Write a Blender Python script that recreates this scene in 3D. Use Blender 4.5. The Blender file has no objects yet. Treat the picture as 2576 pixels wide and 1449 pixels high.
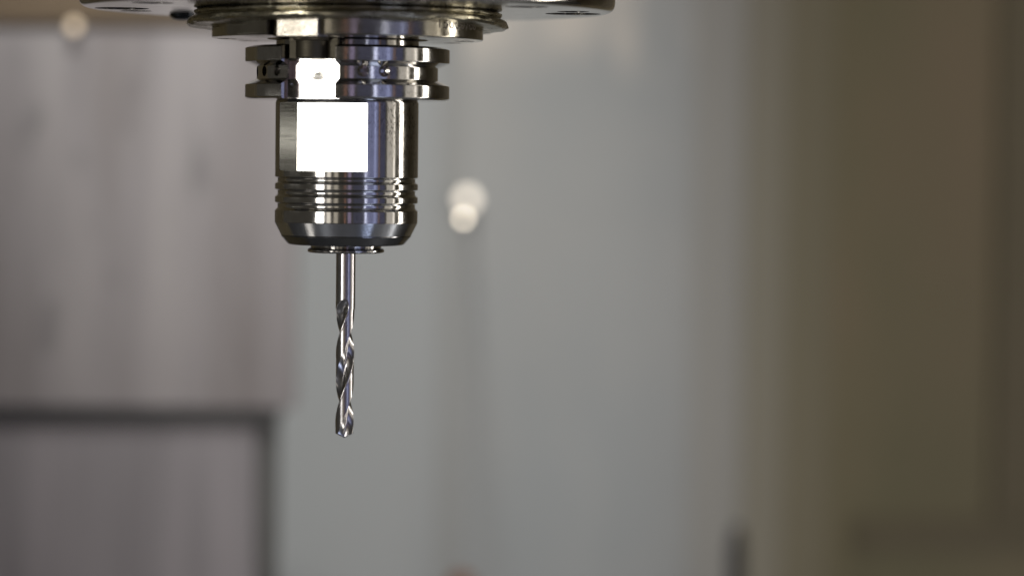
import bpy, bmesh, math, random
from mathutils import Vector, Matrix, noise as mnoise
random.seed(7)
sc = bpy.context.scene
COL = sc.collection
R_ = math.radians

# ---------------------------------------------------------------- camera
# One "unit" in the shape tables below is 1/8160 m; heights are counted downwards
# from y = 0 with the camera level at y = 370 (world z = 0). Tool axis: world x = y = 0.
K = 1.0 / 8160.0
Z0 = 370.0
CAM = Vector((415 * K, -8000 * K, 0.0))
cam_d = bpy.data.cameras.new('camera')
cam = bpy.data.objects.new('camera', cam_d)
COL.objects.link(cam)
pitch = math.atan2(354 - 4.5, 8000)
yaw = math.atan2(4, 8000)
roll = 0.0109
fwd = Vector((math.sin(yaw), math.cos(yaw) * math.cos(pitch), -math.sin(pitch))).normalized()
rgt = fwd.cross(Vector((0, 0, 1))).normalized()
up = rgt.cross(fwd).normalized()
r2 = rgt * math.cos(roll) + up * math.sin(roll)
u2 = -rgt * math.sin(roll) + up * math.cos(roll)
m = Matrix((r2, u2, -fwd)).transposed().to_4x4()
m.translation = CAM
cam.matrix_world = m
cam_d.sensor_width = 36
cam_d.lens = 36 * 8000 / 2576
cam_d.clip_start = 0.02
cam_d.clip_end = 50
cam_d.dof.use_dof = True
cam_d.dof.focus_distance = 0.971
cam_d.dof.aperture_fstop = 4.7
sc.camera = cam

# ---------------------------------------------------------------- world and exposure
w = bpy.data.worlds.new('World')
sc.world = w
w.use_nodes = True
wb = w.node_tree.nodes['Background']
wb.inputs[0].default_value = (0.78, 0.72, 0.60, 1)
wb.inputs[1].default_value = 0.075
sc.view_settings.view_transform = 'Standard'
sc.view_settings.look = 'None'
sc.view_settings.exposure = 0
sc.view_settings.gamma = 1
sc.cycles.use_denoising = True
sc.cycles.max_bounces = 8
sc.cycles.sample_clamp_indirect = 6

# ---------------------------------------------------------------- lamps
def area_at(name, az, dist, z, wd, ht, radiance, col, spread=180, aim=(0, 0, 0)):
    l = bpy.data.lights.new(name, 'AREA')
    l.shape = 'RECTANGLE'
    l.size, l.size_y = wd, ht
    l.energy = radiance * math.pi * wd * ht
    l.color = col
    l.spread = R_(spread)
    o = bpy.data.objects.new(name, l)
    COL.objects.link(o)
    p = Vector((dist * math.sin(R_(az)), -dist * math.cos(R_(az)), z))
    o.location = p
    d = Vector(aim) - p
    if abs(aim[2]) < 1e-9:
        d.z = 0
    o.rotation_euler = d.to_track_quat('-Z', 'Y').to_euler()
    return o

area_at('work_lamp', -39.5, 1.0, -0.020, 0.20, 0.172, 16.0, (1.0, 0.96, 0.90))
area_at('side_strip_lamp', 100, 0.80, -0.15, 0.10, 0.95, 9.0, (1.0, 0.94, 0.84))
area_at('blue_reflection_fill', 43, 2.2, 0.10, 0.86, 1.6, 0.36, (0.46, 0.52, 1.0))  # unseen lamp added for the broad blue reflection in the steel
area_at('strip_reflection_fill', 34, 2.0, 0.05, 0.11, 1.2, 1.6, (0.76, 0.80, 1.0))  # unseen strips added for narrow bluish reflection bars
area_at('strip_reflection_fill', 49, 2.1, 0.05, 0.12, 1.2, 0.45, (0.55, 0.62, 1.0))
area_at('navy_reflection_fill', 22, 2.2, 0.05, 0.62, 1.2, 0.07, (0.30, 0.38, 1.0))  # dim unseen lamps added to tint the dark navy reflection bands
area_at('navy_reflection_fill', 62.5, 1.9, 0.05, 0.30, 1.2, 0.09, (0.25, 0.32, 1.0))
area_at('red_reflection_fill', 56, 2.0, 0.05, 0.06, 1.2, 0.25, (1.0, 0.55, 0.45))  # unseen lamps added for thin red lines in the reflections
area_at('red_reflection_fill', 1, 2.2, 0.05, 0.07, 1.2, 0.30, (1.0, 0.45, 0.30))
area_at('mauve_reflection_fill', 8, 2.2, 0.05, 0.20, 1.2, 0.36, (0.75, 0.62, 1.0))  # unseen lamp added for a mauve reflection band
area_at('cream_reflection_fill', -25, 1.8, 0.05, 0.20, 0.9, 1.2, (1.0, 0.92, 0.80))  # unseen lamps added for cream reflection bands left of centre
area_at('cream_reflection_fill', -13.5, 1.8, 0.05, 0.20, 0.9, 0.55, (1.0, 0.90, 0.74))
area_at('side_reflection_fill', 78.5, 1.0, 0.05, 0.30, 0.9, 0.60, (1.0, 0.93, 0.82))  # unseen lamps added for the cream reflection band at the right
area_at('side_reflection_fill', 84, 0.95, 0.05, 0.04, 0.9, 1.5, (1.0, 0.93, 0.82))
area_at('flat_band_fill', -86, 0.40, 0.0040, 0.16, 0.0075, 1.5, (1.0, 0.97, 0.88))  # unseen thin lamp added for the bright band on the left wrench flat
# added unseen fill lights above the tool, for the back wall's brightness
def spot(name, loc, target, watts, ang, blend, col, rad):
    l = bpy.data.lights.new(name, 'SPOT')
    l.energy = watts; l.spot_size = R_(ang); l.spot_blend = blend; l.color = col; l.shadow_soft_size = rad
    o = bpy.data.objects.new(name, l); COL.objects.link(o); o.location = loc
    o.rotation_euler = (Vector(target) - Vector(loc)).to_track_quat('-Z', 'Y').to_euler()
area_at('low_reflection_fill', -73, 0.46, -0.45, 0.09, 0.24, 0.9, (1.0, 0.93, 0.82), aim=(0.001, 0, -0.02))  # low unseen lamps added for reflections on the nut's cone
area_at('low_reflection_fill', 46, 0.48, -0.45, 0.14, 0.28, 2.4, (0.62, 0.72, 1.0), aim=(0.001, 0, -0.02))
spot('wall_fill_spot', (-0.02, -0.20, 1.00), (-0.092, 0.80, -0.10), 59.0, 27, 1.0, (0.99, 0.995, 0.965), 0.08)  # added spot, shaped for the wall's light pool and its falloff
area_at('warm_fill_area', 20, 0.30, 0.85, 0.5, 0.25, 1.6, (1.0, 0.82, 0.55), aim=(0.1, 0.8, -0.2))  # added warm fill for the dimmer right side

# ---------------------------------------------------------------- materials
def nodes(name):
    mt = bpy.data.materials.new(name)
    mt.use_nodes = True
    nt = mt.node_tree
    b = nt.nodes['Principled BSDF']
    return mt, nt, b, nt.nodes, nt.links

def tex_coord(nt, scale):
    tc = nt.nodes.new('ShaderNodeTexCoord')
    mp = nt.nodes.new('ShaderNodeMapping')
    mp.inputs['Scale'].default_value = scale
    nt.links.new(tc.outputs['Object'], mp.inputs['Vector'])
    return mp.outputs['Vector']

def noise_node(nt, scale, detail=4, vec=None, rough=0.55):
    n = nt.nodes.new('ShaderNodeTexNoise')
    n.inputs['Scale'].default_value = scale
    n.inputs['Detail'].default_value = detail
    n.inputs['Roughness'].default_value = rough
    if vec is not None:
        nt.links.new(vec, n.inputs['Vector'])
    return n.outputs[0]

def ramp(nt, src, stops):
    r = nt.nodes.new('ShaderNodeValToRGB')
    cr = r.color_ramp
    while len(cr.elements) < len(stops):
        cr.elements.new(0.5)
    for e, (p, c) in zip(cr.elements, stops):
        e.position = p
        e.color = (c[0], c[1], c[2], 1) if not isinstance(c, (int, float)) else (c, c, c, 1)
    nt.links.new(src, r.inputs[0])
    return r.outputs[0]

def metal(name, col, rough, var=0.05, bump=0.0, bscale=3000, stretch=(1, 1, 1), speck=0.0, dirt_col=(0.10, 0.08, 0.05), dirt=0.0, dscale=90):
    mt, nt, b, N, L = nodes(name)
    b.inputs['Metallic'].default_value = 1
    v = tex_coord(nt, stretch)
    nz = noise_node(nt, 160, 6, v)
    rr = ramp(nt, nz, [(0.3, max(0.02, rough - var)), (0.7, rough + var)])
    L.new(rr, b.inputs['Roughness'])
    c0 = tuple(x * 0.92 for x in col)
    base = ramp(nt, noise_node(nt, 260, 5, v), [(0.35, c0), (0.65, col)])
    if dirt > 0:
        dz = noise_node(nt, dscale, 8, v, 0.7)
        f = ramp(nt, dz, [(0.5, 0.0), (0.75, dirt)])
        mx = N.new('ShaderNodeMix'); mx.data_type = 'RGBA'
        L.new(f, mx.inputs[0]); L.new(base, mx.inputs[6]); mx.inputs[7].default_value = (*dirt_col, 1)
        base = mx.outputs[2]
    if speck > 0:
        v2 = tex_coord(nt, (1, 1, 0.5))
        sz = noise_node(nt, 1500, 3, v2, 0.7)
        lz = noise_node(nt, 70, 3, v2)
        mul = N.new('ShaderNodeMath'); mul.operation = 'MULTIPLY'
        L.new(ramp(nt, sz, [(0.53, 0.0), (0.62, 1.0)]), mul.inputs[0])
        L.new(ramp(nt, lz, [(0.46, 0.0), (0.62, speck)]), mul.inputs[1])
        mx = N.new('ShaderNodeMix'); mx.data_type = 'RGBA'
        L.new(mul.outputs[0], mx.inputs[0]); L.new(base, mx.inputs[6]); mx.inputs[7].default_value = (0.09, 0.08, 0.075, 1)
        base = mx.outputs[2]
    L.new(base, b.inputs['Base Color'])
    if bump > 0:
        bn = N.new('ShaderNodeBump')
        bn.inputs['Strength'].default_value = bump
        bn.inputs['Distance'].default_value = 0.0001
        L.new(noise_node(nt, bscale, 3, v), bn.inputs['Height'])
        L.new(bn.outputs[0], b.inputs['Normal'])
    return mt

M = {}
M['polished'] = metal('polished_steel', (0.56, 0.55, 0.54), 0.10, 0.03, bump=0.10, bscale=1400, stretch=(1, 1, 3), speck=0.35, dirt=0.3, dirt_col=(0.25, 0.22, 0.18), dscale=90)
M['ground'] = metal('ground_steel', (0.55, 0.54, 0.53), 0.11, 0.04, bump=0.04, bscale=1500, stretch=(1, 1, 1), speck=0.8, dirt=0.3, dirt_col=(0.25, 0.22, 0.17), dscale=75)
M['milled'] = metal('milled_steel', (0.50, 0.49, 0.46), 0.11, 0.04, bump=0.0, stretch=(0.3, 0.3, 6))
M['dull'] = metal('dull_brown_key_steel', (0.13, 0.118, 0.09), 0.55, 0.06, bump=0.2, stretch=(1, 1, 8))
M['dark_steel'] = metal('dark_oxide_steel', (0.30, 0.28, 0.245), 0.17, 0.05, bump=0.2, stretch=(1, 1, 6))
M['key_steel'] = metal('worn_key_steel', (0.34, 0.32, 0.28), 0.24, 0.06, bump=0.5, bscale=1800, dirt=0.6, dirt_col=(0.12, 0.10, 0.06))
M['nose'] = metal('oiled_nose_steel', (0.44, 0.42, 0.37), 0.14, 0.05, bump=0.25, bscale=700, dirt=0.5, dirt_col=(0.20, 0.17, 0.10), dscale=60)
M['cover'] = metal('oiled_cover_steel', (0.55, 0.53, 0.50), 0.10, 0.05, bump=0.12, bscale=500, dirt=0.35, dirt_col=(0.22, 0.19, 0.15), dscale=45)
M['seal'] = metal('corroded_seal_brass', (0.46, 0.43, 0.33), 0.28, 0.08, bump=0.9, bscale=420, stretch=(1, 1, 3), dirt=0.85, dirt_col=(0.11, 0.095, 0.05), dscale=110)
M['black'] = metal('black_oxide_screw', (0.05, 0.055, 0.065), 0.25, 0.05)
M['carbide'] = metal('carbide', (0.50, 0.49, 0.51), 0.21, 0.03, bump=0.03, bscale=2600, stretch=(1, 1, 1), dirt=0.35, dirt_col=(0.22, 0.16, 0.10), dscale=260)
M['cone2'] = metal('cone_steel', (0.66, 0.67, 0.70), 0.13, 0.04, bump=0.15, bscale=1500)
M['nutcone'] = metal('blued_cone_steel', (0.26, 0.265, 0.28), 0.14, 0.04, bump=0.15, bscale=1500)

def paint(name, cols, rough, vscale, stretch, metallic=0.0, stain=None, pale=False):
    mt, nt, b, N, L = nodes(name)
    b.inputs['Roughness'].default_value = rough
    b.inputs['Metallic'].default_value = metallic
    v = tex_coord(nt, stretch)
    base = ramp(nt, noise_node(nt, vscale, 5, v), [(0.3, cols[0]), (0.5, cols[1]), (0.7, cols[2])])
    if stain:
        v2 = tex_coord(nt, stain[1])
        f = ramp(nt, noise_node(nt, stain[2], 3, v2), [(stain[3], 0.0), (stain[3] + 0.15, stain[4])])
        mx = N.new('ShaderNodeMix'); mx.data_type = 'RGBA'
        L.new(f, mx.inputs[0]); L.new(base, mx.inputs[6]); mx.inputs[7].default_value = (*stain[0], 1)
        base = mx.outputs[2]
    if pale:    # pale reflections painted into the colour of the upper wall
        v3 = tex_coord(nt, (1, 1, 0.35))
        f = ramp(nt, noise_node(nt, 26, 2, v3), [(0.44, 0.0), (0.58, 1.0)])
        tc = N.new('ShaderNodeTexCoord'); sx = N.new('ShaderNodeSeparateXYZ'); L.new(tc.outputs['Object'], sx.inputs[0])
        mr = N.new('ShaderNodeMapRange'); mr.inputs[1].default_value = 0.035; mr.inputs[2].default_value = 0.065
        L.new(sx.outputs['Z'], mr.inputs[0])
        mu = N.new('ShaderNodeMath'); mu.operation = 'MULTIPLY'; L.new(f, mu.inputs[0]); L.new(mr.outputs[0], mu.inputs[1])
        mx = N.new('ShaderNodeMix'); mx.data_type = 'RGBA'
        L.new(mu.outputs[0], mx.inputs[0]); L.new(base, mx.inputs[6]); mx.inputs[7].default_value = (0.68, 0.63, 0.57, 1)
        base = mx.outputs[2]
    L.new(base, b.inputs['Base Color'])
    return mt

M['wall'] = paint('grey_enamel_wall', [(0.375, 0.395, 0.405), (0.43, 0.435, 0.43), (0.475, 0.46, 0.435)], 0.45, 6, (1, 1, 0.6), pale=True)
M['column'] = paint('grey_enamel_column', [(0.40, 0.42, 0.425), (0.43, 0.44, 0.44), (0.45, 0.46, 0.46)], 0.45, 3, (1, 1, 0.5))
M['strip'] = paint('seam_strip', [(0.35, 0.35, 0.34), (0.38, 0.38, 0.37), (0.41, 0.40, 0.385)], 0.5, 3, (1, 1, 0.5))
M['olive'] = paint('oil_stained_olive_panel', [(0.21, 0.19, 0.105), (0.245, 0.21, 0.122), (0.28, 0.22, 0.135)], 0.5, 9, (1, 1, 0.4))
M['olive_dark'] = paint('dark_olive_frame', [(0.155, 0.13, 0.075), (0.175, 0.148, 0.085), (0.19, 0.16, 0.095)], 0.5, 4, (1, 1, 1))
M['cover_sheet'] = paint('streaked_sheet_steel', [(0.34, 0.31, 0.31), (0.42, 0.392, 0.402), (0.51, 0.48, 0.482)], 0.42, 26, (1.3, 1, 0.16), 0.15,
                         stain=((0.20, 0.19, 0.195), (1, 1, 0.38), 48, 0.56, 0.6))
M['cover_low'] = paint('dull_sheet_steel', [(0.33, 0.31, 0.325), (0.40, 0.375, 0.395), (0.48, 0.45, 0.47)], 0.5, 40, (1.5, 1, 0.10), 0.1)
M['mid3'] = paint('brown_falloff_paint', [(0.245, 0.22, 0.145), (0.27, 0.24, 0.16), (0.29, 0.255, 0.175)], 0.5, 3, (1, 1, 0.4))  # stepped colours of the wall's light falloff, painted in
M['mid2'] = paint('warm_grey_falloff', [(0.37, 0.362, 0.34), (0.395, 0.385, 0.36), (0.415, 0.40, 0.37)], 0.5, 3, (1, 1, 0.4))
M['mid'] = paint('grey_brown_falloff', [(0.30, 0.28, 0.22), (0.33, 0.305, 0.24), (0.35, 0.32, 0.255)], 0.5, 3, (1, 1, 0.4))
M['rubber_shade'] = paint('dusty_rubber_and_shade', [(0.14, 0.14, 0.14), (0.17, 0.17, 0.165), (0.19, 0.19, 0.185)], 0.7, 20, (1, 1, 1))  # rubber, and the painted shade strips round the lower cover
M['rubber'] = paint('black_rubber', [(0.02, 0.02, 0.022), (0.025, 0.025, 0.028), (0.03, 0.03, 0.035)], 0.6, 20, (1, 1, 1))
M['brown'] = paint('brown_trim', [(0.16, 0.12, 0.08), (0.19, 0.14, 0.09), (0.22, 0.16, 0.11)], 0.55, 10, (1, 1, 1))
M['ink'] = paint('engraving_dark', [(0.05, 0.035, 0.02), (0.06, 0.04, 0.025), (0.07, 0.05, 0.03)], 0.6, 200, (1, 1, 1))
M['orange'] = paint('brown_orange_cap', [(0.30, 0.13, 0.07), (0.34, 0.15, 0.08), (0.38, 0.17, 0.09)], 0.5, 30, (1, 1, 1))
M['table'] = paint('machine_table', [(0.20, 0.22, 0.25), (0.28, 0.30, 0.34), (0.36, 0.38, 0.43)], 0.4, 5, (1, 4, 1), 0.3)

def glow_mat(name, col, s):
    mt, nt, b, N, L = nodes(name)
    b.inputs['Base Color'].default_value = (*col, 1)
    b.inputs['Emission Color'].default_value = (*col, 1)
    b.inputs['Emission Strength'].default_value = s
    return mt
M['lens_glint_a'] = glow_mat('glint_lens_pale', (1.0, 0.90, 0.76), 1.9)  # glowing materials that imitate reflected glints
M['lens_glint_c'] = glow_mat('glint_lens_cream', (1.0, 0.88, 0.70), 6.5)
M['lens_glint_b'] = glow_mat('glint_lens_warm', (1.0, 0.80, 0.58), 0.8)

# ---------------------------------------------------------------- helpers
def ray(x, y, Y):
    """world point at depth Y seen in direction (x, y) of the photograph"""
    d = fwd * 8000 + r2 * (x - 1288) + u2 * (724 - y)
    return CAM + d * ((Y - CAM.y) / d.y)
_za, _zb = ray(871, 250, 0).z, ray(866, 1000, 0).z
def zz(y):
    return _za + (_zb - _za) * (y - 250) / 750.0
def az_pt(az, n, t=0.0):
    """point n units out along azimuth az (degrees, 0 = towards the camera, + = right), t units to the right of it"""
    a = R_(az)
    return (n * math.sin(a) + t * math.cos(a), -n * math.cos(a) + t * math.sin(a))

def tag(o, label=None, cat=None, group=None, kind=None):
    if label: o['label'] = label
    if cat: o['category'] = cat
    if group: o['group'] = group
    if kind: o['kind'] = kind
    return o
def empty(name, loc, label, cat, group=None):
    o = bpy.data.objects.new(name, None)
    o.empty_display_size = 0.01
    COL.objects.link(o)
    o.location = loc
    return tag(o, label, cat, group)
WN = []
def finish(name, bm, mat, parent=None, angle=28, smooth=True):
    bmesh.ops.recalc_face_normals(bm, faces=bm.faces)
    me = bpy.data.meshes.new(name)
    bm.to_mesh(me); bm.free()
    me.materials.append(mat)
    if smooth:
        for p in me.polygons: p.use_smooth = True
        me.set_sharp_from_angle(angle=R_(angle))
    o = bpy.data.objects.new(name, me)
    COL.objects.link(o)
    if parent is not None:
        o.parent = parent
        o.matrix_parent_inverse = Matrix.Translation(-parent_loc(parent))
    if smooth:
        WN.append(o)
    return o
def parent_loc(p):
    v = Vector(p.location)
    if p.parent is not None: pass
    return v

def round_profile(pts, rads, seg=3):
    """pts: open polyline of (r, y); rads: corner radius per point"""
    out = []
    for i, p in enumerate(pts):
        rad = rads[i] if isinstance(rads, (list, tuple)) else rads
        if i == 0 or i == len(pts) - 1 or rad <= 0:
            out.append(p); continue
        a = Vector(pts[i - 1]) - Vector(p); b = Vector(pts[i + 1]) - Vector(p)
        d = min(rad, a.length * 0.45, b.length * 0.45)
        s = Vector(p) + a.normalized() * d; e = Vector(p) + b.normalized() * d
        for k in range(seg + 1):
            t = k / seg
            q = s * (1 - t) ** 2 + Vector(p) * 2 * t * (1 - t) + e * t ** 2
            out.append((q.x, q.y))
    return out

def lathe_bm(prof, n=192, cap_top=True, cap_bot=True, mod=None, cx=0.0, cy=0.0):
    bm = bmesh.new()
    rings = []
    for (r, y) in prof:
        ring = []
        for i in range(n):
            az = 360 * i / n
            rr, yy = (r, y) if mod is None else mod(r, y, az)
            px, py = az_pt(az, rr)
            ring.append(bm.verts.new(((px + cx) * K, (py + cy) * K, zz(yy))))
        rings.append(ring)
    for a, b in zip(rings, rings[1:]):
        for i in range(n):
            j = (i + 1) % n
            bm.faces.new((a[i], a[j], b[j], b[i]))
    if cap_top: bm.faces.new(rings[0])
    if cap_bot: bm.faces.new(list(reversed(rings[-1])))
    return bm

def prism_bm(poly, az, y0, y1, bevel=0.0):
    """poly: list of (t, n) in the frame of azimuth az, extruded from y0 down to y1"""
    bm = bmesh.new()
    top = [bm.verts.new((*[c * K for c in az_pt(az, n, t)], zz(y0))) for t, n in poly]
    bot = [bm.verts.new((*[c * K for c in az_pt(az, n, t)], zz(y1))) for t, n in poly]
    bm.faces.new(top); bm.faces.new(list(reversed(bot)))
    k = len(poly)
    for i in range(k):
        j = (i + 1) % k
        bm.faces.new((top[i], bot[i], bot[j], top[j]))
    bmesh.ops.recalc_face_normals(bm, faces=bm.faces)
    if bevel > 0:
        bmesh.ops.bevel(bm, geom=list(bm.edges), offset=bevel * K, segments=2, affect='EDGES', profile=0.6)
    return bm

def plate_bm(poly, az, n0, n1):
    """poly: list of (t, y) seen from the front, extruded along the azimuth from n0 to n1"""
    bm = bmesh.new()
    f = [bm.verts.new((*[c * K for c in az_pt(az, n1, t)], zz(y))) for t, y in poly]
    g = [bm.verts.new((*[c * K for c in az_pt(az, n0, t)], zz(y))) for t, y in poly]
    bm.faces.new(f); bm.faces.new(list(reversed(g)))
    k = len(poly)
    for i in range(k):
        j = (i + 1) % k
        bm.faces.new((f[i], g[i], g[j], f[j]))
    bmesh.ops.recalc_face_normals(bm, faces=bm.faces)
    return bm
def rrect(t0, t1, y0, y1, r, corners=(1, 1, 1, 1), seg=5):
    """rounded rectangle; corners: top-left, top-right, bottom-right, bottom-left"""
    out = []
    cs = [((t0 + r, y0 + r), 180), ((t1 - r, y0 + r), 270), ((t1 - r, y1 - r), 0), ((t0 + r, y1 - r), 90)]
    hard = [(t0, y0), (t1, y0), (t1, y1), (t0, y1)]
    for k in range(4):
        if corners[k]:
            (cx, cy), a0 = cs[k]
            for s in range(seg + 1):
                a = R_(a0 + 90 * s / seg)
                out.append((cx + r * math.cos(a), cy + r * math.sin(a)))
        else:
            out.append(hard[k])
    return out
def radial_cyl_bm(az, y, r, n0, n1, seg=32, t=0.0, r0=None):
    """cylinder lying along the azimuth direction from n0 (inner, radius r0) to n1 (outer, radius r)"""
    bm = bmesh.new()
    A, B = [], []
    r0 = r if r0 is None else r0
    for i in range(seg):
        a = 2 * math.pi * i / seg
        A.append(bm.verts.new((*[c * K for c in az_pt(az, n0, t + r0 * math.cos(a))], zz(y + r0 * math.sin(a)))))
        B.append(bm.verts.new((*[c * K for c in az_pt(az, n1, t + r * math.cos(a))], zz(y + r * math.sin(a)))))
    bm.faces.new(A); bm.faces.new(list(reversed(B)))
    for i in range(seg):
        j = (i + 1) % seg
        bm.faces.new((A[i], B[i], B[j], A[j]))
    bmesh.ops.recalc_face_normals(bm, faces=bm.faces)
    return bm

def cut(obj, cutters, angle=28):
    for bm in cutters:
        bmesh.ops.recalc_face_normals(bm, faces=bm.faces)
        me = bpy.data.meshes.new('cutter'); bm.to_mesh(me); bm.free()
        c = bpy.data.objects.new('cutter', me); COL.objects.link(c)
        md = obj.modifiers.new('cut', 'BOOLEAN')
        md.operation = 'DIFFERENCE'; md.solver = 'EXACT'; md.object = c
        bpy.context.view_layer.update()
        dg = bpy.context.evaluated_depsgraph_get()
        new = bpy.data.meshes.new_from_object(obj.evaluated_get(dg))
        obj.modifiers.clear()
        old = obj.data; obj.data = new; new.name = obj.name
        bpy.data.meshes.remove(old)
        bpy.data.objects.remove(c); bpy.data.meshes.remove(me)
    for p in obj.data.polygons: p.use_smooth = True
    obj.data.set_sharp_from_angle(angle=R_(angle))

def box_bm(x0, x1, y0, y1, z0, z1, bevel=0.0):
    bm = bmesh.new()
    bmesh.ops.create_cube(bm, size=1)
    for v in bm.verts:
        v.co = Vector(((x0 + x1) / 2 + v.co.x * (x1 - x0), (y0 + y1) / 2 + v.co.y * (y1 - y0), (z0 + z1) / 2 + v.co.z * (z1 - z0)))
    if bevel > 0:
        bmesh.ops.bevel(bm, geom=list(bm.edges), offset=bevel, segments=3, affect='EDGES', profile=0.6)
    return bm

# ---------------------------------------------------------------- machine interior (the setting)
YB = 0.80
def struct(name, bm, mat, smooth=False):
    o = finish(name, bm, mat, smooth=smooth)
    return tag(o, kind='structure')
x1, x2 = ray(1740, 700, YB).x, ray(2090, 700, YB).x
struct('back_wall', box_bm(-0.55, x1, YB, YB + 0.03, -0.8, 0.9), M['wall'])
xm = ray(1870, 700, YB).x; xn = ray(1975, 700, YB).x
struct('outer_falloff_wall', box_bm(xn + 0.0003, x2, YB - 0.0005, YB + 0.03, -0.8, 0.9), M['mid3'])  # strips graded in colour to paint the wall's light falloff
struct('inner_falloff_wall', box_bm(x1 + 0.0003, xm, YB - 0.0005, YB + 0.03, -0.8, 0.9), M['mid2'])
struct('middle_falloff_wall', box_bm(xm + 0.0003, xn, YB - 0.001, YB + 0.03, -0.8, 0.9, 0.001), M['mid'])
struct('right_back_wall', box_bm(x2 + 0.0003, 1.3, YB, YB + 0.03, -0.8, 0.9), M['olive'])
struct('machine_table', box_bm(-1.3, 1.3, -0.75, YB - 0.02, -0.56, -0.50), M['table'])
struct('left_wall', box_bm(-0.33, -0.27, 0.15, YB, -0.6, 0.9), M['olive_dark'])
struct('right_wall', box_bm(1.30, 1.36, -0.3, YB, -0.6, 0.9), M['olive'])

xa, xb = ray(1106, 800, YB - 0.004).x, ray(1162, 800, YB - 0.004).x
o = finish('wall_post', box_bm(xa, xb, YB - 0.004, YB - 0.0003, -0.499, 0.9, 0.0008), M['strip'])
tag(o, 'slim darker grey vertical post on the back wall right of the drill', 'post')
xc = ray(640, 800, YB - 0.004).x
o = finish('grey_panel', box_bm(xc, xa - 0.0001, YB - 0.0045, YB - 0.0003, -0.499, 0.9, 0.0008), M['column'])
tag(o, 'smooth cool grey enamelled panel directly behind the drill', 'panel')

# left telescopic covers
YL = 0.50
p1 = ray(738, 1030, YL); xl = ray(-60, 700, YL).x
top = ray(200, 62, YL).z
cv = empty('way_cover', (xl, YL, p1.z), 'large pinkish grey streaked sheet metal cover filling the upper left', 'cover')
finish('cover_sheet', box_bm(xl, p1.x, YL, YL + 0.03, p1.z, top, 0.002), M['cover_sheet'], cv)
finish('top_lip', box_bm(xl, p1.x + 0.004, YL - 0.003, YL + 0.034, top + 0.0003, top + 0.009, 0.001), M['brown'], cv)
q = ray(641, 1200, YL + 0.012); qb = ray(692, 1200, YL + 0.014)
cl = empty('lower_way_cover', (xl, YL + 0.05, -0.5), 'darker grey recessed sheet metal cover at the lower left', 'cover')
finish('cover_sheet', box_bm(xl, q.x, YL + 0.010, YL + 0.04, -0.498, p1.z - 0.0085, 0.002), M['cover_low'], cl)
finish('edge_shade_strip', box_bm(q.x + 0.0002, qb.x, YL + 0.0125, YL + 0.04, -0.498, p1.z - 0.0085, 0.001), M['rubber_shade'], cl)  # dark strip painted for the shade along the cover's edge
finish('under_cover_shade', box_bm(xl, qb.x + 0.001, YL + 0.008, YL + 0.04, p1.z - 0.0082, p1.z - 0.0003, 0.001), M['rubber_shade'], cl)  # dark strip painted for the shadow below the upper cover

lt = ray(200, 8, 0.6).z; lb = ray(200, 50, 0.6).z
o = finish('cable_duct', box_bm(-0.26, ray(560, 40, 0.6).x, 0.60, YB - 0.002, lb - 0.012, lb + 0.030, 0.003), M['brown'])
tag(o, 'brown horizontal cable duct above the streaked left cover', 'duct')

# out-of-focus reflected glints, made up as small glowing discs on stems
def glint_disc(x, y, Y, rad, mat, label, stem_to, name='glowing_glint'):
    c = ray(x, y, Y)
    e = empty(name, c, label, 'glint')
    bm = bmesh.new()
    bmesh.ops.create_uvsphere(bm, u_segments=24, v_segments=12, radius=rad)
    for v in bm.verts:
        v.co.y *= 0.6
        v.co += c
    finish('lens', bm, mat, e)
    L_ = stem_to - c.y
    bm = bmesh.new()
    bmesh.ops.create_cone(bm, cap_ends=True, segments=24, radius1=rad * 0.9, radius2=rad * 1.15, depth=L_)
    bmesh.ops.rotate(bm, verts=bm.verts, cent=(0, 0, 0), matrix=Matrix.Rotation(R_(90), 3, 'X'))
    for v in bm.verts: v.co += c + Vector((0, L_ / 2 + rad * 0.2, 0))
    finish('stem', bm, M['strip'], e)
    return e
glint_disc(1176, 502, YB - 0.012, 0.0042, M['lens_glint_a'], 'larger pale round glowing glint right of the grooved nut', YB - 0.005)
glint_disc(1166, 549, 0.55, 0.0015, M['lens_glint_c'], 'smaller cream round glowing glint overlapping the bottom of the larger pale one', YB - 0.005)
glint_disc(186, 67, YL - 0.007, 0.0026, M['lens_glint_b'], 'warm round glowing glint at the top left above the streaked cover', YL - 0.002)

# dark nozzle, lower right, and the brown cap at the bottom edge
def vcyl(name, cx, cy, z0, z1, r, mat, parent, seg=32, rt=None):
    bm = bmesh.new()
    rt = r if rt is None else rt
    n = 5
    prof = [(r, z0)] + [(rt, z1 - rt * 0.9)] + [(rt * math.cos(R_(90 * k / n)), z1 - rt * 0.9 + rt * 0.9 * math.sin(R_(90 * k / n))) for k in range(1, n)]
    rings = []
    for rr, z in prof:
        rings.append([bm.verts.new((cx + rr * math.cos(2 * math.pi * i / seg), cy + rr * math.sin(2 * math.pi * i / seg), z)) for i in range(seg)])
    for a, b in zip(rings, rings[1:]):
        for i in range(seg):
            j = (i + 1) % seg
            bm.faces.new((a[i], a[j], b[j], b[i]))
    bm.faces.new(rings[0]); bm.faces.new(rings[-1])
    return finish(name, bm, mat, parent)
YN = 0.66
c = ray(1852, 1449, YN)
nz = empty('coolant_nozzle', (c.x, YN, -0.5), 'dark blurred upright nozzle at the bottom right of centre', 'nozzle')
rr = 22 * K * 1.6
zt = ray(1850, 1350, YN).z
vcyl('hose', c.x, YN, -0.499, zt, rr, M['rubber'], nz)
vcyl('tip', c.x, YN, zt - 0.004, zt + 0.006, rr * 0.7, M['rubber'], nz)
c2 = ray(1160, 1436, 0.55)
cp = empty('hose_fitting', (c2.x, 0.55, -0.5), 'brownish rounded fitting just entering the bottom edge', 'fitting')
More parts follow.
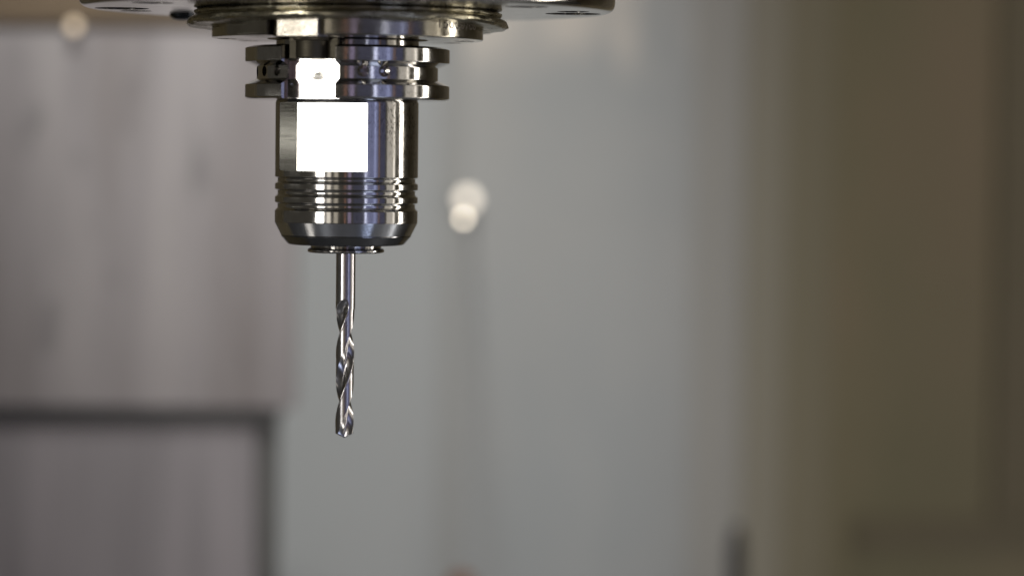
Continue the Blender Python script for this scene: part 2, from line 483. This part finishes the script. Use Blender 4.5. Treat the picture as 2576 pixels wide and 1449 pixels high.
vcyl('stem', c2.x, 0.55, -0.499, c2.z - 0.014, 0.0035, M['rubber_shade'], cp)
vcyl('cap', c2.x, 0.55, c2.z - 0.0135, c2.z, 0.0068, M['orange'], cp)

# access frame lower right
YF = YB - 0.003
a = ray(2150, 1300, YF); b = ray(2496, 1388, YF); e_ = ray(2576, 700, YF)
f = empty('access_frame', (a.x, YB, a.z), 'dark olive frame bars at the far lower right of the wall', 'frame')
finish('bottom_rail', box_bm(a.x, e_.x + 0.2, YF, YB - 0.0004, b.z, a.z, 0.001), M['olive_dark'], f)
finish('side_rail', box_bm(b.x, b.x + 0.2, YF - 0.001, YB - 0.0004, a.z + 0.0003, 0.6, 0.001), M['olive_dark'], f)

# ---------------------------------------------------------------- spindle head
sp = empty('machine_spindle', (0, 0, zz(29)), 'round oily steel milling spindle head at the top holding the tool holder', 'spindle')
prof = round_profile([(60, -130), (670, -130), (670, 29), (60, 29)], [0, 4, 26, 0], 6)
cover = finish('cover_plate', lathe_bm(prof, 256), M['cover'], sp, angle=35)
holes = []
def vhole(x, d, r, y0, y1, seg=48):
    bm = bmesh.new()
    A = [bm.verts.new(((x + r * math.cos(2 * math.pi * i / seg)) * K, (d + r * math.sin(2 * math.pi * i / seg)) * K, zz(y0))) for i in range(seg)]
    B = [bm.verts.new(((x + r * math.cos(2 * math.pi * i / seg)) * K, (d + r * math.sin(2 * math.pi * i / seg)) * K, zz(y1))) for i in range(seg)]
    bm.faces.new(A); bm.faces.new(list(reversed(B)))
    for i in range(seg):
        j = (i + 1) % seg
        bm.faces.new((A[i], B[i], B[j], A[j]))
    return bm
big = [(-567, 0, 68), (-548, 135, 40), (565, 35, 70), (563, -95, 40), (-452, -330, 52), (447, -335, 52), (330, 452, 52)]
for (x, d, r) in big:
    holes.append(vhole(x, d, r, -30, 40))
cut(cover, holes, 35)
for (x, d, r) in big[:1] + big[2:3] + big[4:6]:
    s = finish('recessed_screw', lathe_bm(round_profile([(8, -29), (r * 0.7, -29), (r * 0.7, 14), (r * 0.35, 16), (r * 0.33, 2), (3, 1)], 2), 32, cx=x, cy=d), M['black'], sp)
bs = finish('button_screw', lathe_bm([(10, 26), (34, 27), (33, 32), (28, 38), (20, 42), (11, 43.5), (10, 38), (2, 37.5)], 40, cx=-450, cy=330), M['black'], sp)

def ring_mod(r, y, az):
    a = R_(az)
    c = max(0.0, math.cos(a))
    f_ = (y - 29) / 41.0
    nn = mnoise.noise(Vector((math.sin(a) * 3.1, math.cos(a) * 3.1, y * 0.04)))
    n2 = mnoise.noise(Vector((math.sin(a) * 9, math.cos(a) * 9, y * 0.1 + 5)))
    yy = y - f_ * 12 * c + f_ * (nn * 5 + n2 * 1.5)
    if az > 20 and az < 80:
        yy += f_ * -5 * math.sin(R_((az - 20) * 3))
    n3 = mnoise.noise(Vector((math.sin(a) * 24, math.cos(a) * 24, y * 0.25 + 9)))
    rr2 = r + (nn * 5 + n2 * 3 + n3 * 0.8) * (1 if r > 340 else 0)
    return rr2, yy
prof = round_profile([(300, 28.5), (372, 28.5), (384, 33), (386, 41), (379, 46), (390, 48), (399, 54), (400, 66), (392, 74), (362, 78), (300, 71)], 3, 3)
finish('seal_ring', lathe_bm(prof, 360, mod=ring_mod), M['seal'], sp, angle=60)

prof = round_profile([(150, 30), (340, 30), (340, 101), (203, 101), (197, 40), (150, 40)], [0, 0, 5, 2, 0, 0], 4)
nose = finish('nose_plate', lathe_bm(prof, 256), M['nose'], sp, angle=35)
KA = -19.3
cuts = [prism_bm([(-76, 150), (76, 150), (76, 400), (-76, 400)], KA, 34, 120)]
for (x, d, r) in ((-305, 20, 25), (-262, 165, 25), (293, 20, 25), (262, 170, 25)):
    cuts.append(vhole(x, d, r, 88, 120, 32))
cut(nose, cuts, 35)

# drive key
kf = 1.035
def ky(y, n=300):   # true height of something seen at height y while n units in front of the axis
    return Z0 - (Z0 - y) * (8000 - n) / 8000
key = finish('drive_key', prism_bm([(-72, 205), (72, 205), (72, 303), (53, 322), (-53, 322), (-72, 303)], KA, ky(30), ky(93), 1.2), M['key_steel'], sp, angle=25)
k2 = finish('key_tongue', prism_bm([(-64, 206), (64, 206), (64, 221), (-64, 221)], KA, ky(93.2), ky(148, 230), 1.5), M['dull'], sp, angle=25)
cx, cy = az_pt(KA, 232)
# knurled screw head under the key
def knurl(r, y, az):
    return (r + (1.1 if int(az / 3.0) % 2 else -1.1) * (1 if 90 < y < 105 and r > 39 else 0), y)
prof = [(4, ky(93.3)), (44, ky(93.3)), (44, ky(100)), (38.5, ky(102)), (38.5, ky(145, 232)), (36, ky(148, 232)), (4, ky(148, 232))]
finish('key_screw', lathe_bm(prof, 120, mod=knurl, cx=cx, cy=cy), M['dull'], sp, angle=30)

# engraved number on the nose plate
td = bpy.data.curves.new('number', 'FONT')
td.body = '15000706'
td.size = 1.0
td.extrude = 0.0
td.offset = 0.0
tob = bpy.data.objects.new('number_tmp', td); COL.objects.link(tob)
bpy.context.view_layer.update()
tm = bpy.data.meshes.new_from_object(tob.evaluated_get(bpy.context.evaluated_depsgraph_get()))
bpy.data.objects.remove(tob)
bm = bmesh.new(); bm.from_mesh(tm)
bmesh.ops.triangulate(bm, faces=bm.faces)
bmesh.ops.subdivide_edges(bm, edges=[e for e in bm.edges if e.calc_length() > 0.15], cuts=2)
xs = [v.co.x for v in bm.verts]; x0, x1 = min(xs), max(xs)
ys = [v.co.y for v in bm.verts]; yb, yt = min(ys), max(ys)
for v in bm.verts:
    u = (v.co.x - x0) / (x1 - x0); h = (v.co.y - yb) / (yt - yb)
    az = 43.6 + u * 27.5
    px, py = az_pt(az, 340.35)
    v.co = Vector((px * K, py * K, zz(78.5 - h * 22)))
ext = bmesh.ops.extrude_face_region(bm, geom=bm.faces[:])
for g in ext['geom']:
    if isinstance(g, bmesh.types.BMVert):
        g.co.x *= 339.8 / 340.35; g.co.y *= 339.8 / 340.35
finish('engraved_number', bm, M['ink'], sp, smooth=False)

# ---------------------------------------------------------------- tool holder
th = empty('tool_holder', (0, 0, zz(250)), 'polished steel tool holder with grooved flange hanging from the spindle', 'tool holder')
finish('taper_neck', lathe_bm([(150, 44), (176, 60), (180, 119)], 192), M['ground'], th)
prof = round_profile([(100, 119.5), (238, 119.5), (257, 125), (257, 159), (228, 171), (228, 203), (257, 216), (257, 247.5), (251, 252), (100, 252)],
                     [0, 1.5, 2, 2.5, 1.5, 1.5, 2.5, 2, 2, 0], 3)
fl = finish('flange', lathe_bm(prof, 256), M['polished'], th, angle=30)
cuts = [prism_bm([(-74.5, 300), (-74.5, 243.5), (-69.5, 238), (-69.5, 216), (-57, 190), (57, 190), (67.5, 216), (67.5, 244), (71, 250), (71, 300)], KA, 100, 260)]
octo = [(-60, 151), (60, 151), (68, 160), (68, 204), (57, 221), (-57, 221), (-68, 204), (-68, 160)]
cuts.append(plate_bm(octo, KA, 189.9, 232))
cuts.append(radial_cyl_bm(-46.5, 184, 13, 200, 240))
cuts.append(radial_cyl_bm(-61.5, 184, 13, 200, 240))
cuts.append(radial_cyl_bm(-77, 184, 12, 205, 240))
cuts.append(radial_cyl_bm(12.4, 183, 15.5, 216, 228.5, r0=4))
cuts.append(radial_cyl_bm(26.2, 183, 15.5, 216, 228.5, r0=4))
cut(fl, cuts, 26)
def sharpen(o, amin=3e-5, ang=5):
    b = bmesh.new(); b.from_mesh(o.data)
    for e in b.edges:
        if len(e.link_faces) == 2 and max(f_.calc_area() for f_ in e.link_faces) > amin and e.calc_face_angle(0) > R_(ang):
            e.smooth = False
    b.to_mesh(o.data); b.free()
sharpen(fl)
# screw in the key slot
prof2 = []
bm = bmesh.new()
seg = 64
lv = [(34, 189.0), (34, 191.0), (33.4, 191.6), (23, 191.6), (22.6, 190.7), (3, 190.0)]
rings = []
for r, n in lv:
    rings.append([bm.verts.new((*[c * K for c in az_pt(KA, n, r * math.cos(2 * math.pi * i / seg))], zz(184.5 + r * math.sin(2 * math.pi * i / seg)))) for i in range(seg)])
for a, b in zip(rings, rings[1:]):
    for i in range(seg):
        j = (i + 1) % seg
        bm.faces.new((a[i], a[j], b[j], b[i]))
bm.faces.new(rings[-1])
finish('slot_screw', bm, M['milled'], th, angle=1.5)
s = finish('lock_pin', radial_cyl_bm(-71, 184, 11, 205, 226, 24), M['polished'], th)

# shank with the wrench flats
prof = round_profile([(100, 252.3), (177, 252.3), (180, 260), (180, 445), (173.5, 447.5), (173, 456), (180, 461.5), (180, 475.5), (173.5, 478), (173, 488), (180, 494.5),
                      (180, 508.5), (173.5, 511), (173, 521), (180, 528.5), (180, 557.5), (164, 590), (100, 590)],
                     [0, 0, 0, 1.5, 3, 3, 1.5, 1.5, 3, 3, 1.5, 1.5, 3, 3, 1.5, 1.2, 0, 0], 3)
sh = finish('shank', lathe_bm(prof, 256), M['ground'], th, angle=30)
sh.data.materials.append(M['milled'])
NA = -17.5
c1 = plate_bm(rrect(-140, 111, ky(259.5, 140), ky(430.5, 140), 7, (0, 1, 1, 0)), NA, 144.5, 260)
c2 = plate_bm(rrect(-74, 60, ky(258.5, 150), ky(430.6, 150), 6, (1, 0, 0, 1)), -41.6, 163.4, 260)
cut(sh, [c1, c2], 26)
sharpen(sh, 6e-5)
for p in sh.data.polygons:
    nrm = p.normal
    c = p.center
    if abs(nrm.z) < 0.05 and p.area > 1e-4 and zz(435) < c.z < zz(255):
        p.material_index = 1
finish('nut_face', lathe_bm(round_profile([(120, 590.2), (163.8, 590.2), (163.5, 593), (147, 612), (142, 614.5), (80, 615)], [0, 0, 1.5, 1.5, 1, 0], 3), 192), M['nutcone'], th, angle=25)
# chamfer of the nut as its own darker band
finish('nut_chamfer', lathe_bm([(179.6, 558.2), (180.2, 558.6), (164.6, 590.0), (163.0, 590.1)], 192, cap_top=False, cap_bot=False), M['cone2'], th, angle=40)
finish('collet', lathe_bm(round_profile([(60, 614), (89, 614.5), (90.5, 617), (88, 621), (92, 623), (96, 625.5), (97.3, 629), (96, 632.5), (92, 634.6), (26, 634.8), (24.8, 620)], [0, 1, 1.5, 1.5, 1.5, 2, 2, 2, 1.5, 0.5, 0], 3), 160), M['polished'], th, angle=50)

# ---------------------------------------------------------------- drill
dr = empty('twist_drill', (0, 0, zz(1100)), 'bright two-flute twist drill gripped in the collet below the nut', 'drill')
PITCH = 347.0
def rot_at(y):
    return -90 + 360 * (838 - y) / PITCH
def sec(phi, y, Rb):
    a = phi - rot_at(y)
    a = (a + 90) % 180 - 90
    s = min(1.0, max(0.0, (y - 735) / 55.0))
    s = s * s * (3 - 2 * s)
    fw = 52.0
    x = abs(a) / fw
    if x < 1:
        # concave flute floor
        ch = math.cos(R_(fw)) / max(0.2, math.cos(R_(a)))      # straight chord
        r = Rb * (ch - (1 - x ** 2) * 0.27)
        if x > 2:
            tt = (x - 0.86) / 0.14
            r = r * (1 - tt) + Rb * tt
    else:
        land = abs(a) - fw
        # margin along one edge, relieved body behind it
        edge = (a - fw) if a > 0 else (a + 90) + (90 - fw)
        r = Rb if edge < 9 else Rb * 0.98
    r = r + (1 - s) * Rb * 0.85
    return r
bm = bmesh.new()
n = 168
rings = []
ysl = []
y = 776.8
while y < 1086:
    ysl.append(y); y += 1.6
ysl += [1086 + 0.7 * k for k in range(0, 22)]
shank_y = [620, 686.2, 686.6, 687.6, 688.0, 735] + [738 + 2 * k for k in range(0, 19)] + [776.2]
def ring(y, Rb, dim=1.0):
    out = []
    cone = max(0.15, (1101.3 - y)) * math.tan(R_(62))
    for i in range(n):
        phi = 360 * i / n + rot_at(max(y, 735.0))
        r = min(Rb, sec(phi, y, Rb)) if y > 735.5 else Rb
        r = min(r, cone)
        px, py = az_pt(phi, r * dim)
        out.append(bm.verts.new((px * K, py * K, zz(y))))
    return out
bm2 = bm
for yy in shank_y:
    Rb = 24.4 if not (686.4 < yy < 687.9) else 24.05
    rings.append(ring(yy, Rb))
for a, b in zip(rings, rings[1:]):
    for i in range(n):
        j = (i + 1) % n
        bm.faces.new((a[i], a[j], b[j], b[i]))
bm.faces.new(rings[0]); bm.faces.new(rings[-1])
finish('drill_shank', bm, M['carbide'], dr, angle=33)
bm = bmesh.new()
rings = []
ysl = [776.3] + ysl[1:]
for yy in ysl:
    rings.append(ring(yy, 22.9 if yy < 1090 else 23.3))
for a, b in zip(rings, rings[1:]):
    for i in range(n):
        j = (i + 1) % n
        bm.faces.new((a[i], a[j], b[j], b[i]))
bm.faces.new(rings[0]); bm.faces.new(rings[-1])
finish('fluted_body', bm, M['carbide'], dr, angle=33)

for o in WN:
    if o.name.startswith(('fluted_body', 'drill_shank', 'seal_ring', 'collet', 'lens', 'cap', 'hose', 'tip')): continue
    md = o.modifiers.new('weighted', 'WEIGHTED_NORMAL')
    md.keep_sharp = True
    md.weight = 60
